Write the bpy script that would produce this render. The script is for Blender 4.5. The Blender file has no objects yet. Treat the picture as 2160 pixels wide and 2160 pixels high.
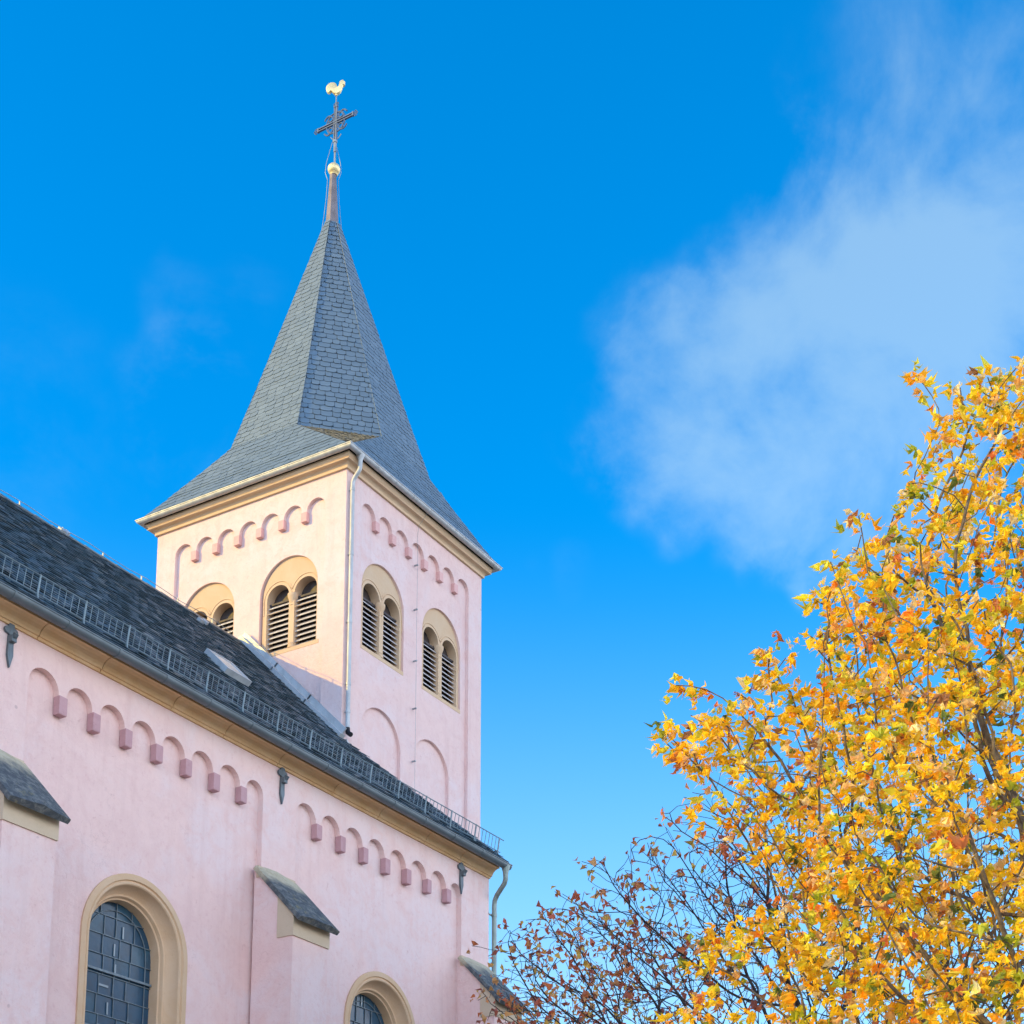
import bpy, bmesh, math, random
import numpy as np
from mathutils import Vector, Matrix, Euler

random.seed(7)
rng = np.random.default_rng(11)
S = bpy.context.scene
COL = S.collection
ZO = 21.075                      # tower datum (wall top) above the ground

# ------------------------------------------------------------------ camera
cam_d = bpy.data.cameras.new('camera')
cam = bpy.data.objects.new('camera', cam_d); COL.objects.link(cam)
YAW, PITCH, ROLL = 1.0408, 0.1978, -0.0026
cam.location = (-24.7926, -19.0266, 1.6)
f_ = Vector((math.sin(YAW) * math.cos(PITCH), math.cos(YAW) * math.cos(PITCH), math.sin(PITCH)))
r_ = Vector((math.cos(YAW), -math.sin(YAW), 0)); u_ = r_.cross(f_)
r2 = math.cos(ROLL) * r_ + math.sin(ROLL) * u_; u2 = -math.sin(ROLL) * r_ + math.cos(ROLL) * u_
cam.rotation_euler = Matrix((r2, u2, -f_)).transposed().to_euler()
cam_d.sensor_width = 36; cam_d.lens = 36 * 3497.99 / 2160
cam_d.shift_x = -(1131.17 - 1080) / 2160; cam_d.shift_y = (2315.85 - 1080) / 2160
cam_d.clip_end = 5000; cam_d.clip_start = 0.1
S.camera = cam

# ------------------------------------------------------------------ light and sky
SUN = Vector((-1.25, 1.0, 0.63)).normalized()          # towards the sun
EL = math.asin(SUN.z); AZ = math.atan2(SUN.x, SUN.y)
sd = bpy.data.lights.new('sun', 'SUN'); sd.energy = 2.0; sd.angle = math.radians(0.5); sd.color = (0.90, 0.58, 0.06)
so = bpy.data.objects.new('sun', sd); COL.objects.link(so)
so.rotation_euler = SUN.to_track_quat('Z', 'Y').to_euler(); so.location = (-30, 30, 60)

class NT:
    """small helper round a node tree"""
    def __init__(s, tree): s.t = tree; s.n = tree.nodes; s.l = tree.links
    def new(s, kind, **kw):
        n = s.n.new(kind)
        for k, v in kw.items(): setattr(n, k, v)
        return n
    def set(s, sock, v):
        if isinstance(v, bpy.types.NodeSocket): s.l.new(v, sock)
        else: sock.default_value = v
    def math(s, op, a, b=0.0, c=0.0, clamp=False):
        n = s.new('ShaderNodeMath', operation=op, use_clamp=clamp)
        for i, v in enumerate((a, b, c)): s.set(n.inputs[i], v)
        return n.outputs[0]
    def vmath(s, op, a, b=None):
        n = s.new('ShaderNodeVectorMath', operation=op); s.set(n.inputs[0], a)
        if b is not None: s.set(n.inputs[1], b)
        return n
    def smooth(s, v, lo, hi, a=0.0, b=1.0):
        n = s.new('ShaderNodeMapRange', interpolation_type='SMOOTHSTEP')
        s.set(n.inputs[0], v)
        for i, q in enumerate((lo, hi, a, b)): n.inputs[i + 1].default_value = q
        return n.outputs[0]
    def noise(s, vec, scale, detail=4, rough=0.55, dist=0.0):
        n = s.new('ShaderNodeTexNoise'); s.set(n.inputs['Vector'], vec)
        n.inputs['Scale'].default_value = scale; n.inputs['Detail'].default_value = detail
        n.inputs['Roughness'].default_value = rough; n.inputs['Distortion'].default_value = dist
        return n
    def mix(s, fac, a, b, kind='MIX'):
        n = s.new('ShaderNodeMix', data_type='RGBA', blend_type=kind)
        s.set(n.inputs[0], fac); s.set(n.inputs[6], a); s.set(n.inputs[7], b)
        return n.outputs[2]
    def ramp(s, fac, stops):
        n = s.new('ShaderNodeValToRGB'); s.set(n.inputs[0], fac)
        e = n.color_ramp.elements
        while len(e) < len(stops): e.new(0.5)
        for el, (p, c) in zip(e, stops): el.position = p; el.color = (*c, 1)
        return n.outputs[0]
    def mapping(s, vec, scale=(1, 1, 1), rot=(0, 0, 0)):
        n = s.new('ShaderNodeMapping'); s.set(n.inputs[0], vec)
        n.inputs['Scale'].default_value = scale; n.inputs['Rotation'].default_value = rot
        return n.outputs[0]

W = bpy.data.worlds.new('World'); S.world = W; W.use_nodes = True
w = NT(W.node_tree); w.n.clear()
sky = w.new('ShaderNodeTexSky', sky_type='NISHITA', sun_disc=False)
sky.sun_elevation = EL; sky.sun_rotation = AZ; sky.altitude = 300; sky.air_density = 1.0; sky.dust_density = 0.4; sky.ozone_density = 4.0
SKY_K = 0.15
hs = w.new('ShaderNodeHueSaturation'); hs.inputs['Saturation'].default_value = 1.35; hs.inputs['Value'].default_value = 1.09; hs.inputs['Hue'].default_value = 0.496
w.l.new(sky.outputs[0], hs.inputs['Color'])
D = w.vmath('NORMALIZE', w.new('ShaderNodeTexCoord').outputs['Generated']).outputs[0]
def direc(az, el):
    az, el = math.radians(az), math.radians(el)
    return (math.sin(az) * math.cos(el), math.cos(az) * math.cos(el), math.sin(el))
n1 = w.noise(w.mapping(D, (1, 1, 1.6), (0, 0.5, 0.3)), 5.0, 7, 0.6, 0.6).outputs['Fac']
n2 = w.noise(D, 13.0, 6, 0.6, 0.3).outputs['Fac']
warp = w.vmath('SCALE', w.vmath('SUBTRACT', w.noise(D, 5.5, 4, 0.6).outputs['Color'], (0.5, 0.5, 0.5)).outputs[0]); warp.inputs['Scale'].default_value = 0.15
Dw = w.vmath('NORMALIZE', w.vmath('ADD', D, warp.outputs[0]).outputs[0]).outputs[0]
def blob(az, el, r_in, r_out, k):
    d = w.vmath('DOT_PRODUCT', Dw, direc(az, el)).outputs['Value']
    return w.smooth(d, math.cos(math.radians(r_out)), math.cos(math.radians(r_in)), 0.0, k)
CLOUDS = [(70.6, 34.0, 0.2, 6.5, 0.60), (66.2, 34.0, 0.2, 5.0, 0.38), (76.5, 34.6, 0.5, 6.5, 0.34), (77.0, 39.0, 0.5, 8.0, 0.24),
          (73.0, 36.0, 0.2, 6.0, 0.22), (64.5, 32.4, 0.1, 4.0, 0.32), (69.5, 31.5, 0.2, 4.0, 0.24), (47.0, 32.2, 0.1, 4.0, 0.18), (46.8, 36.0, 0.1, 3.0, 0.14), (60.4, 28.4, 0.1, 1.6, 0.10), (38.0, 31.0, 0.5, 8.0, 0.12)]
m = None
for c in CLOUDS:
    b = blob(*c); m = b if m is None else w.math('ADD', m, b)
fb = w.math('ADD', w.math('MULTIPLY', w.math('SUBTRACT', n1, 0.5), 2.4), w.math('MULTIPLY', w.math('SUBTRACT', n2, 0.5), 1.5))
mask = w.math('MULTIPLY', w.smooth(w.math('ADD', m, w.math('MULTIPLY', fb, w.smooth(m, 0.0, 0.3))), 0.06, 1.40), 0.28, clamp=True)
# unseen white cloud added behind the camera as fill light for shaded walls
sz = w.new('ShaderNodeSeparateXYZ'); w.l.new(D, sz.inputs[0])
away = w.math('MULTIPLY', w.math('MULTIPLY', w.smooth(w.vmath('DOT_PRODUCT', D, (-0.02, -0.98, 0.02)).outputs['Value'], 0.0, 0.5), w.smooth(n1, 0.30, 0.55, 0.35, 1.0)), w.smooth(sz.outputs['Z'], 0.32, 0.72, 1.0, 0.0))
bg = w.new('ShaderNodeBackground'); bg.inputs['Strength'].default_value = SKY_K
white = w.new('ShaderNodeRGB'); white.outputs[0].default_value = (2.9, 3.5, 3.0, 1)
hz = w.smooth(sz.outputs['Z'], 0.10, 0.52, 0.55, 0.0)     # paler air towards the horizon
fill_white = w.new('ShaderNodeRGB'); fill_white.outputs[0].default_value = (7.9, 8.5, 9.6, 1)
w.l.new(w.mix(away, w.mix(mask, w.mix(hz, hs.outputs['Color'], (2.4, 3.2, 3.7, 1)), white.outputs[0]), fill_white.outputs[0]), bg.inputs['Color'])
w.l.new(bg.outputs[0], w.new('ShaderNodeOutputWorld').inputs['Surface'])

vs = S.view_settings; vs.view_transform = 'Standard'; vs.look = 'None'; vs.exposure = 1.2; vs.gamma = 1.0; vs.use_curve_mapping = False

# ------------------------------------------------------------------ materials
def mat(name, fn, rough=0.8, spec=0.3, metal=0.0):
    m = bpy.data.materials.new(name); m.use_nodes = True
    t = NT(m.node_tree); b = t.n['Principled BSDF']
    b.inputs['Roughness'].default_value = rough; b.inputs['Specular IOR Level'].default_value = spec; b.inputs['Metallic'].default_value = metal
    fn(t, b); return m
def bump(t, b, h, strength=0.3, dist=0.02):
    n = t.new('ShaderNodeBump'); n.inputs['Strength'].default_value = strength; n.inputs['Distance'].default_value = dist
    t.set(n.inputs['Height'], h); t.l.new(n.outputs[0], b.inputs['Normal'])
def pos(t): return t.new('ShaderNodeNewGeometry').outputs['Position']
def island(t): return t.new('ShaderNodeNewGeometry').outputs['Random Per Island']

def f_plaster(c1, c2, c3):
    def fn(t, b):
        p = pos(t)
        big = t.noise(p, 0.45, 6, 0.62, 0.6).outputs['Fac']; med = t.noise(p, 2.4, 7, 0.7, 0.7).outputs['Fac']
        streak = t.noise(t.mapping(p, (3.2, 3.2, 0.20)), 1.3, 6, 0.65).outputs['Fac']; fine = t.noise(p, 11, 6, 0.75).outputs['Fac']
        c = t.mix(t.smooth(big, 0.38, 0.62), c1, c2)
        c = t.mix(t.smooth(med, 0.40, 0.70, 0, 0.9), c, c3)
        c = t.mix(t.smooth(streak, 0.48, 0.75, 0, 0.32), c, (c3[0] * .84, c3[1] * .80, c3[2] * .80, 1))
        c = t.mix(t.smooth(fine, 0.52, 0.72, 0, 0.42), c, (c3[0] * .86, c3[1] * .74, c3[2] * .76, 1))
        c = t.mix(t.smooth(t.noise(p, 5.0, 6, 0.75, 1.5).outputs['Fac'], 0.60, 0.72, 0, 0.5), c, (c3[0] * .74, c3[1] * .62, c3[2] * .62, 1))
        vo = t.new('ShaderNodeTexVoronoi'); t.set(vo.inputs['Vector'], p); vo.inputs['Scale'].default_value = 1.7
        spot = t.math('MULTIPLY', t.smooth(vo.outputs['Distance'], 0.035, 0.06, 1, 0), t.smooth(t.noise(p, 2.0, 1).outputs['Fac'], 0.55, 0.62), clamp=True)
        c = t.mix(t.math('MULTIPLY', spot, 0.4), c, (0.35, 0.24, 0.25, 1))
        cr = t.new('ShaderNodeTexVoronoi', feature='DISTANCE_TO_EDGE'); cr.inputs['Scale'].default_value = 0.42
        t.set(cr.inputs['Vector'], t.vmath('ADD', p, t.vmath('MULTIPLY', t.noise(p, 1.6, 6, 0.7).outputs['Color'], (1.6, 1.6, 1.6)).outputs[0]).outputs[0])
        crack = t.math('MULTIPLY', t.smooth(cr.outputs['Distance'], 0.0, 0.008, 1, 0), t.smooth(t.noise(p, 0.7, 2).outputs['Fac'], 0.52, 0.6), clamp=True)
        c = t.mix(t.math('MULTIPLY', crack, 0.22), c, (0.42, 0.27, 0.28, 1))
        t.l.new(c, b.inputs['Base Color'])
        h = t.math('ADD', t.noise(p, 26, 6, 0.75).outputs['Fac'], t.math('MULTIPLY', t.noise(p, 3.5, 5, 0.6).outputs['Fac'], 3.0))
        bump(t, b, h, 0.55, 0.014)
    return fn
PINK = mat('pink_plaster', f_plaster((0.85, 0.62, 0.575, 1), (0.81, 0.65, 0.64, 1), (0.80, 0.565, 0.53, 1)), 0.9, 0.15)
DEEP = mat('deep_pink_paint', f_plaster((0.57, 0.35, 0.37, 1), (0.54, 0.34, 0.37, 1), (0.52, 0.31, 0.33, 1)), 0.9, 0.15)
PALEP = mat('pale_pink_paint', f_plaster((0.80, 0.49, 0.46, 1), (0.77, 0.47, 0.46, 1), (0.74, 0.45, 0.42, 1)), 0.9, 0.15)

def f_stone(c1, c2, dark, moss=None):
    def fn(t, b):
        p = pos(t)
        n = t.noise(p, 1.6, 5, 0.6, 1.2).outputs['Fac']; g = t.noise(p, 14, 6, 0.7).outputs['Fac']
        c = t.mix(t.smooth(n, 0.3, 0.7), c1, c2)
        c = t.mix(t.math('MULTIPLY', island(t), 0.35), c, (c2[0] * .8, c2[1] * .78, c2[2] * .75, 1))
        c = t.mix(t.smooth(g, 0.55, 0.85, 0, 0.5), c, dark)
        if moss:
            mm = t.math('MULTIPLY', t.smooth(t.noise(p, 4.5, 6, 0.65, 0.6).outputs['Fac'], 0.36, 0.56), 1.0)
            c = t.mix(mm, c, t.ramp(t.noise(p, 19, 4).outputs['Fac'], moss))
        t.l.new(c, b.inputs['Base Color']); bump(t, b, g, 0.4, 0.015)
    return fn
SAND = mat('ochre_sandstone', f_stone((0.74, 0.47, 0.23, 1), (0.80, 0.56, 0.32, 1), (0.48, 0.27, 0.14, 1)), 0.9, 0.2)
SANDP = mat('pale_sandstone', f_stone((0.60, 0.49, 0.35, 1), (0.65, 0.53, 0.39, 1), (0.45, 0.35, 0.25, 1)), 0.9, 0.2)
SANDW = mat('window_sandstone', f_stone((0.68, 0.47, 0.29, 1), (0.71, 0.52, 0.35, 1), (0.48, 0.31, 0.2, 1)), 0.9, 0.2)
SANDT = mat('tower_sandstone', f_stone((0.70, 0.49, 0.31, 1), (0.72, 0.54, 0.37, 1), (0.50, 0.33, 0.23, 1)), 0.9, 0.2)
def f_coping(t, b):
    p = pos(t); z = t.new('ShaderNodeSeparateXYZ'); t.l.new(p, z.inputs[0])
    n = t.noise(p, 3.2, 6, 0.65, 0.4).outputs['Fac']; g = t.noise(p, 26, 6, 0.7).outputs['Fac']; f = t.noise(p, 9, 6, 0.7, 0.5).outputs['Fac']
    worn = t.smooth(t.math('ADD', z.outputs['Z'], t.math('MULTIPLY', n, 0.7)), ZO - 10.32 + .35 - .22, ZO - 10.32 + .35 + .12)
    dark = t.mix(t.smooth(f, 0.42, 0.66), (0.085, 0.10, 0.115, 1), (0.20, 0.215, 0.21, 1))
    dark = t.mix(t.smooth(t.noise(p, 6, 6, 0.7).outputs['Fac'], 0.55, 0.7, 0, 0.7), dark, (0.26, 0.235, 0.13, 1))
    c = t.mix(worn, dark, t.mix(t.smooth(f, 0.4, 0.7), (0.52, 0.48, 0.36, 1), (0.42, 0.37, 0.26, 1)))
    t.l.new(t.mix(t.smooth(g, 0.5, 0.8, 0, 0.4), c, (0.05, 0.055, 0.06, 1)), b.inputs['Base Color']); bump(t, b, g, 0.6, 0.02)
CAPS = mat('weathered_coping', f_coping, 0.95, 0.15)

def f_slate(stops, moss, r0=0.42, r1=0.6, pale=0.45):
    def fn(t, b):
        p = pos(t)
        c = t.ramp(island(t), stops)
        g = t.noise(p, 26, 5, 0.65).outputs['Fac']
        c = t.mix(t.smooth(t.noise(p, 0.8, 5, 0.6).outputs['Fac'], 0.40, 0.7, 0, moss), c, (0.13, 0.12, 0.085, 1))
        c = t.mix(t.smooth(g, 0.5, 0.8, 0, pale), c, (0.24, 0.25, 0.26, 1))
        t.l.new(c, b.inputs['Base Color']); bump(t, b, g, 0.3, 0.008)
        r = t.new('ShaderNodeMapRange'); t.set(r.inputs[0], g); r.inputs[3].default_value = r0; r.inputs[4].default_value = r1
        t.l.new(r.outputs[0], b.inputs['Roughness'])
    return fn
SLATE = mat('spire_slate', f_slate([(0, (0.016, 0.056, 0.10)), (0.5, (0.026, 0.070, 0.118)), (1, (0.05, 0.098, 0.148))], 0.03, 0.66, 0.74, 0.12), 0.5, 1.0)
SLATE.node_tree.nodes['Principled BSDF'].inputs['IOR'].default_value = 2.15
SLATE.node_tree.nodes['Principled BSDF'].inputs['Specular Tint'].default_value = (0.86, 0.96, 1.0, 1)
SLATEN = mat('old_roof_slate', f_slate([(0, (0.06, 0.105, 0.14)), (0.5, (0.085, 0.135, 0.17)), (0.85, (0.12, 0.165, 0.20)), (1, (0.24, 0.27, 0.28))], 0.06), 0.45, 0.6, 0.2)
SLATEB = mat('mossy_slate', f_slate([(0, (0.13, 0.145, 0.15)), (0.5, (0.17, 0.18, 0.175)), (1, (0.22, 0.22, 0.20))], 0.2), 0.6, 0.5)
UNDER = mat('roof_board', lambda t, b: b.inputs['Base Color'].__setattr__('default_value', (0.03, 0.035, 0.04, 1)), 0.9)

def f_metal(c, v=0.25, scale=6):
    def fn(t, b):
        p = pos(t); n = t.noise(t.mapping(p, (1, 1, 0.5)), scale, 5, 0.6).outputs['Fac']
        t.l.new(t.mix(t.smooth(n, 0.35, 0.7), c, tuple(x * (1 - v) for x in c[:3]) + (1,)), b.inputs['Base Color'])
        r = t.new('ShaderNodeMapRange'); t.set(r.inputs[0], n); r.inputs[3].default_value = 0.38; r.inputs[4].default_value = 0.6
        t.l.new(r.outputs[0], b.inputs['Roughness'])
    return fn
ZINC = mat('pale_zinc', f_metal((0.50, 0.52, 0.53, 1), 0.2), 0.5, 0.5, 0.25)
ZINCD = mat('dark_zinc', f_metal((0.15, 0.19, 0.215, 1), 0.18, 2.5), 0.45, 0.5, 0.35)
ZINCG = mat('greenish_zinc', f_metal((0.30, 0.38, 0.36, 1), 0.35), 0.5, 0.5, 0.25)
WIRE = mat('galvanised_wire', f_metal((0.34, 0.38, 0.40, 1), 0.3), 0.45, 0.5, 0.4)
GUARD = mat('guard_steel', f_metal((0.22, 0.29, 0.32, 1), 0.3), 0.5, 0.4, 0.2)
IRON = mat('grey_painted_iron', f_metal((0.13, 0.17, 0.20, 1), 0.3, 14), 0.6, 0.4, 0.2)
CROSSM = mat('blue_grey_iron', f_metal((0.12, 0.18, 0.30, 1), 0.35, 14), 0.5, 0.5, 0.2)
CAPM = mat('brown_sheet_metal', f_metal((0.26, 0.225, 0.23, 1), 0.3), 0.45, 0.5, 0.3)
GOLD = mat('gilding', f_metal((1.0, 0.80, 0.42, 1), 0.12, 5), 0.5, 0.5, 0.55)
BLACK = mat('black_rubber', lambda t, b: b.inputs['Base Color'].__setattr__('default_value', (0.015, 0.015, 0.02, 1)), 0.6)
LOUV = mat('grey_louvre_paint', f_metal((0.60, 0.56, 0.56, 1), 0.3, 12), 0.7, 0.3, 0.0)
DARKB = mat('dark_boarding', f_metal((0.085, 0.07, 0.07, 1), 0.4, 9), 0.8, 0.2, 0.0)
LEAD = mat('lead_came', f_metal((0.17, 0.225, 0.265, 1), 0.3, 14), 0.55, 0.5, 0.3)
def f_glass(t, b):
    p = pos(t)
    c = t.ramp(island(t), [(0, (0.02, 0.068, 0.125)), (0.6, (0.03, 0.085, 0.145)), (1, (0.042, 0.105, 0.16))])
    t.l.new(t.mix(t.smooth(t.noise(p, 5, 4).outputs['Fac'], 0.4, 0.7, 0, 0.5), c, (0.035, 0.05, 0.07, 1)), b.inputs['Base Color'])
    bump(t, b, t.noise(p, 9, 4, 0.6).outputs['Fac'], 0.12, 0.03)
GLASS = mat('leaded_glass', f_glass, 0.14, 0.3)
def f_light(t, b): b.inputs['Base Color'].default_value = (0.20, 0.27, 0.32, 1)
GLASSL = mat('pale_glass', f_light, 0.2, 0.7)
def f_hatch(t, b): b.inputs['Base Color'].default_value = (0.55, 0.52, 0.48, 1)
HATCH = mat('hatch_glass', f_hatch, 0.25, 0.6)

def f_bark(c1, c2):
    def fn(t, b):
        p = pos(t); n = t.noise(p, 9, 6, 0.7).outputs['Fac']
        t.l.new(t.mix(t.smooth(n, 0.35, 0.7), c1, c2), b.inputs['Base Color']); bump(t, b, n, 0.5, 0.02)
    return fn
BARK = mat('chestnut_bark', f_bark((0.10, 0.075, 0.055, 1), (0.24, 0.20, 0.15, 1)), 0.9, 0.2)
BARKD = mat('dark_bark', f_bark((0.045, 0.035, 0.035, 1), (0.10, 0.085, 0.08, 1)), 0.9, 0.2)
def leaf_mat(name, tr):
    m = bpy.data.materials.new(name); m.use_nodes = True; t = NT(m.node_tree); b = t.n['Principled BSDF']
    a = t.new('ShaderNodeAttribute', attribute_name='leaf_tint').outputs['Color']
    n = t.noise(pos(t), 30, 3).outputs['Fac']
    c = t.mix(t.smooth(n, 0.56, 0.78, 0, 0.4), a, (0.45, 0.18, 0.03, 1))
    t.l.new(c, b.inputs['Base Color']); b.inputs['Roughness'].default_value = 0.5; b.inputs['Specular IOR Level'].default_value = 0.35
    tl = t.new('ShaderNodeBsdfTranslucent'); t.l.new(t.mix(1.0, c, (tr, tr, tr, 1), 'MULTIPLY'), tl.inputs['Color']); t.l.new(t.mix(1.0, c, (.70, .70, .70, 1), 'MULTIPLY'), b.inputs['Base Color'])
    ad = t.new('ShaderNodeAddShader'); t.l.new(b.outputs[0], ad.inputs[0]); t.l.new(tl.outputs[0], ad.inputs[1])
    t.l.new(ad.outputs[0], t.n['Material Output'].inputs['Surface'])
    return m
LEAF = leaf_mat('autumn_leaf', 0.46)
LEAFB = leaf_mat('withered_leaf', 0.3)

# ------------------------------------------------------------------ mesh building
class MB:
    def __init__(s): s.v = []; s.f = []; s.mi = {}; s.cur = 0
    def add(s, vs, fs):
        o = len(s.v)
        if s.cur: s.mi.update({len(s.f) + i: s.cur for i in range(len(fs))})
        s.v += [tuple(p) for p in vs]; s.f += [tuple(i + o for i in f) for f in fs]
    def box(s, x0, x1, y0, y1, z0, z1):
        s.add([(x, y, z) for z in (z0, z1) for y in (y0, y1) for x in (x0, x1)],
              [(0, 2, 3, 1), (4, 5, 7, 6), (0, 1, 5, 4), (2, 6, 7, 3), (0, 4, 6, 2), (1, 3, 7, 5)])
    def obox(s, c, ax, ay, az):
        """box with half-axis vectors"""
        c, ax, ay, az = map(Vector, (c, ax, ay, az))
        s.add([c + i * ax + j * ay + k * az for k in (-1, 1) for j in (-1, 1) for i in (-1, 1)],
              [(0, 2, 3, 1), (4, 5, 7, 6), (0, 1, 5, 4), (2, 6, 7, 3), (0, 4, 6, 2), (1, 3, 7, 5)])
    def bar(s, a, b, r1, r2=None, up=(0, 0, 1)):
        a, b = Vector(a), Vector(b); d = (b - a).normalized(); up = Vector(up)
        if abs(d.dot(up)) > 0.95: up = Vector((1, 0, 0))
        x = d.cross(up).normalized(); y = x.cross(d)
        s.obox((a + b) / 2, x * r1, y * (r2 or r1), (b - a) / 2)
    def loft(s, rings, closed=True, caps=False):
        n = len(rings[0]); o = len(s.v)
        for r in rings: s.v += [tuple(p) for p in r]
        for i in range(len(rings) - 1):
            for j in range(n if closed else n - 1):
                k = (j + 1) % n; s.f.append((o + i * n + j, o + i * n + k, o + (i + 1) * n + k, o + (i + 1) * n + j))
        if caps: s.f.append(tuple(o + j for j in range(n))[::-1]); s.f.append(tuple(o + (len(rings) - 1) * n + j for j in range(n)))
    def tube(s, pts, rad, seg=10, caps=True):
        pts = [Vector(p) for p in pts]; rings = []
        rads = rad if isinstance(rad, (list, tuple)) else [rad] * len(pts)
        ref = None
        for i, p in enumerate(pts):
            d = (pts[min(i + 1, len(pts) - 1)] - pts[max(i - 1, 0)]).normalized()
            if ref is None: ref = Vector((1, 0, 0)) if abs(d.x) < 0.9 else Vector((0, 1, 0))
            x = (ref - d * ref.dot(d)).normalized(); y = d.cross(x); ref = x
            rings.append([p + rads[i] * (math.cos(a) * x + math.sin(a) * y) for a in [2 * math.pi * k / seg for k in range(seg)]])
        s.loft(rings, True, caps)
    def lathe(s, c, prof, seg=20):
        c = Vector(c)
        s.loft([[c + Vector((r * math.cos(a), r * math.sin(a), z)) for a in [2 * math.pi * k / seg for k in range(seg)]] for r, z in prof], True, True)
    def plate(s, outer, holes, d0, d1, fr):
        """flat sheet with holes, given thickness; fr maps (u, z, out) to space"""
        cu = bpy.data.curves.new('outline', 'CURVE'); cu.dimensions = '2D'; cu.fill_mode = 'BOTH'; cu.extrude = (d1 - d0) / 2
        for loop in [outer] + list(holes):
            sp = cu.splines.new('POLY'); sp.points.add(len(loop) - 1); sp.use_cyclic_u = True
            for q, (a, b) in zip(sp.points, loop): q.co = (a, b, 0, 1)
        ob = bpy.data.objects.new('outline', cu); COL.objects.link(ob)
        me = bpy.data.meshes.new_from_object(ob)
        mid = (d0 + d1) / 2
        s.add([fr(v.co.x, v.co.y, v.co.z + mid) for v in me.vertices], [tuple(p.vertices) for p in me.polygons])
        bpy.data.objects.remove(ob); bpy.data.curves.remove(cu); bpy.data.meshes.remove(me)
    def sweep(s, prof, path, closed, miter):
        """profile (n, z) carried along plan corner points; miter[i] is the outward vector at corner i"""
        rings = [[(p[0] + n * mv[0], p[1] + n * mv[1], z) for n, z in prof] for p, mv in zip(path, miter)]
        if closed: rings.append(rings[0])
        s.loft(rings, True, not closed)
    def build(s, name, m, parent=None, smooth=False, bevel=0.0, fix=True, angle=35):
        me = bpy.data.meshes.new(name)
        off = Vector((0, 0, -ZO)) if parent is None else parent_origin(parent) - Vector((0, 0, ZO))
        V = np.array(s.v, float) - np.array(off)
        me.from_pydata([tuple(p) for p in V], [], s.f); me.validate()
        if fix:
            bm = bmesh.new(); bm.from_mesh(me)
            bmesh.ops.recalc_face_normals(bm, faces=bm.faces); bm.to_mesh(me); bm.free()
        o = bpy.data.objects.new(name, me); COL.objects.link(o)
        for q in (m if isinstance(m, list) else [m]): me.materials.append(q)
        for i, k in s.mi.items(): me.polygons[i].material_index = k
        if parent is not None: o.parent = parent
        if smooth:
            for p in me.polygons: p.use_smooth = True
            me.set_sharp_from_angle(angle=math.radians(angle))
        if bevel:
            b = o.modifiers.new('bevel', 'BEVEL'); b.width = bevel; b.segments = 2; b.limit_method = 'ANGLE'; b.angle_limit = math.radians(40)
        return o

def parent_origin(p):
    v = Vector((0, 0, 0))
    while p is not None: v += p.location; p = p.parent
    return v
def thing(name, label, cat, loc, group=None):
    o = bpy.data.objects.new(name, None); COL.objects.link(o); o.location = loc; o.empty_display_size = 0.5
    o['label'] = label; o['category'] = cat
    if group: o['group'] = group
    return o
def arch(cx, hw, z0, zs, n=20, rise=None):
    """closed outline of a round-headed opening: sill z0, spring zs"""
    r = hw if rise is None else rise
    return [(cx - hw, z0), (cx + hw, z0)] + [(cx + hw * math.cos(a), zs + r * math.sin(a)) for a in [math.pi * k / n for k in range(n + 1)]]
def frieze(a, b, centres, hw, z0, zs, zc, n=12):
    """panel outline: sides, and a row of round arches standing on corbels"""
    edges = [a] + [q for c in centres for q in (c - hw, c + hw)] + [b]
    pts = [(a, z0)]
    for i in range(0, len(edges), 2):
        l, r = edges[i], edges[i + 1]; c, rad = (l + r) / 2, (r - l) / 2
        if i > 0: pts.append((l, zc))
        pts += [(c - rad * math.cos(math.pi * k / n), zs + rad * math.sin(math.pi * k / n)) for k in range(n + 1)]
        if i < len(edges) - 2: pts.append((r, zc))
    pts.append((b, z0))
    return pts
def inset_arch(cx, hw, z0, zs, off, n=24):
    h = hw - off
    return [(cx - h, z0 + off * 0)] + [(cx - h * math.cos(math.pi * k / n), zs + h * math.sin(math.pi * k / n)) for k in range(n + 1)] + [(cx + h, z0)]

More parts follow.
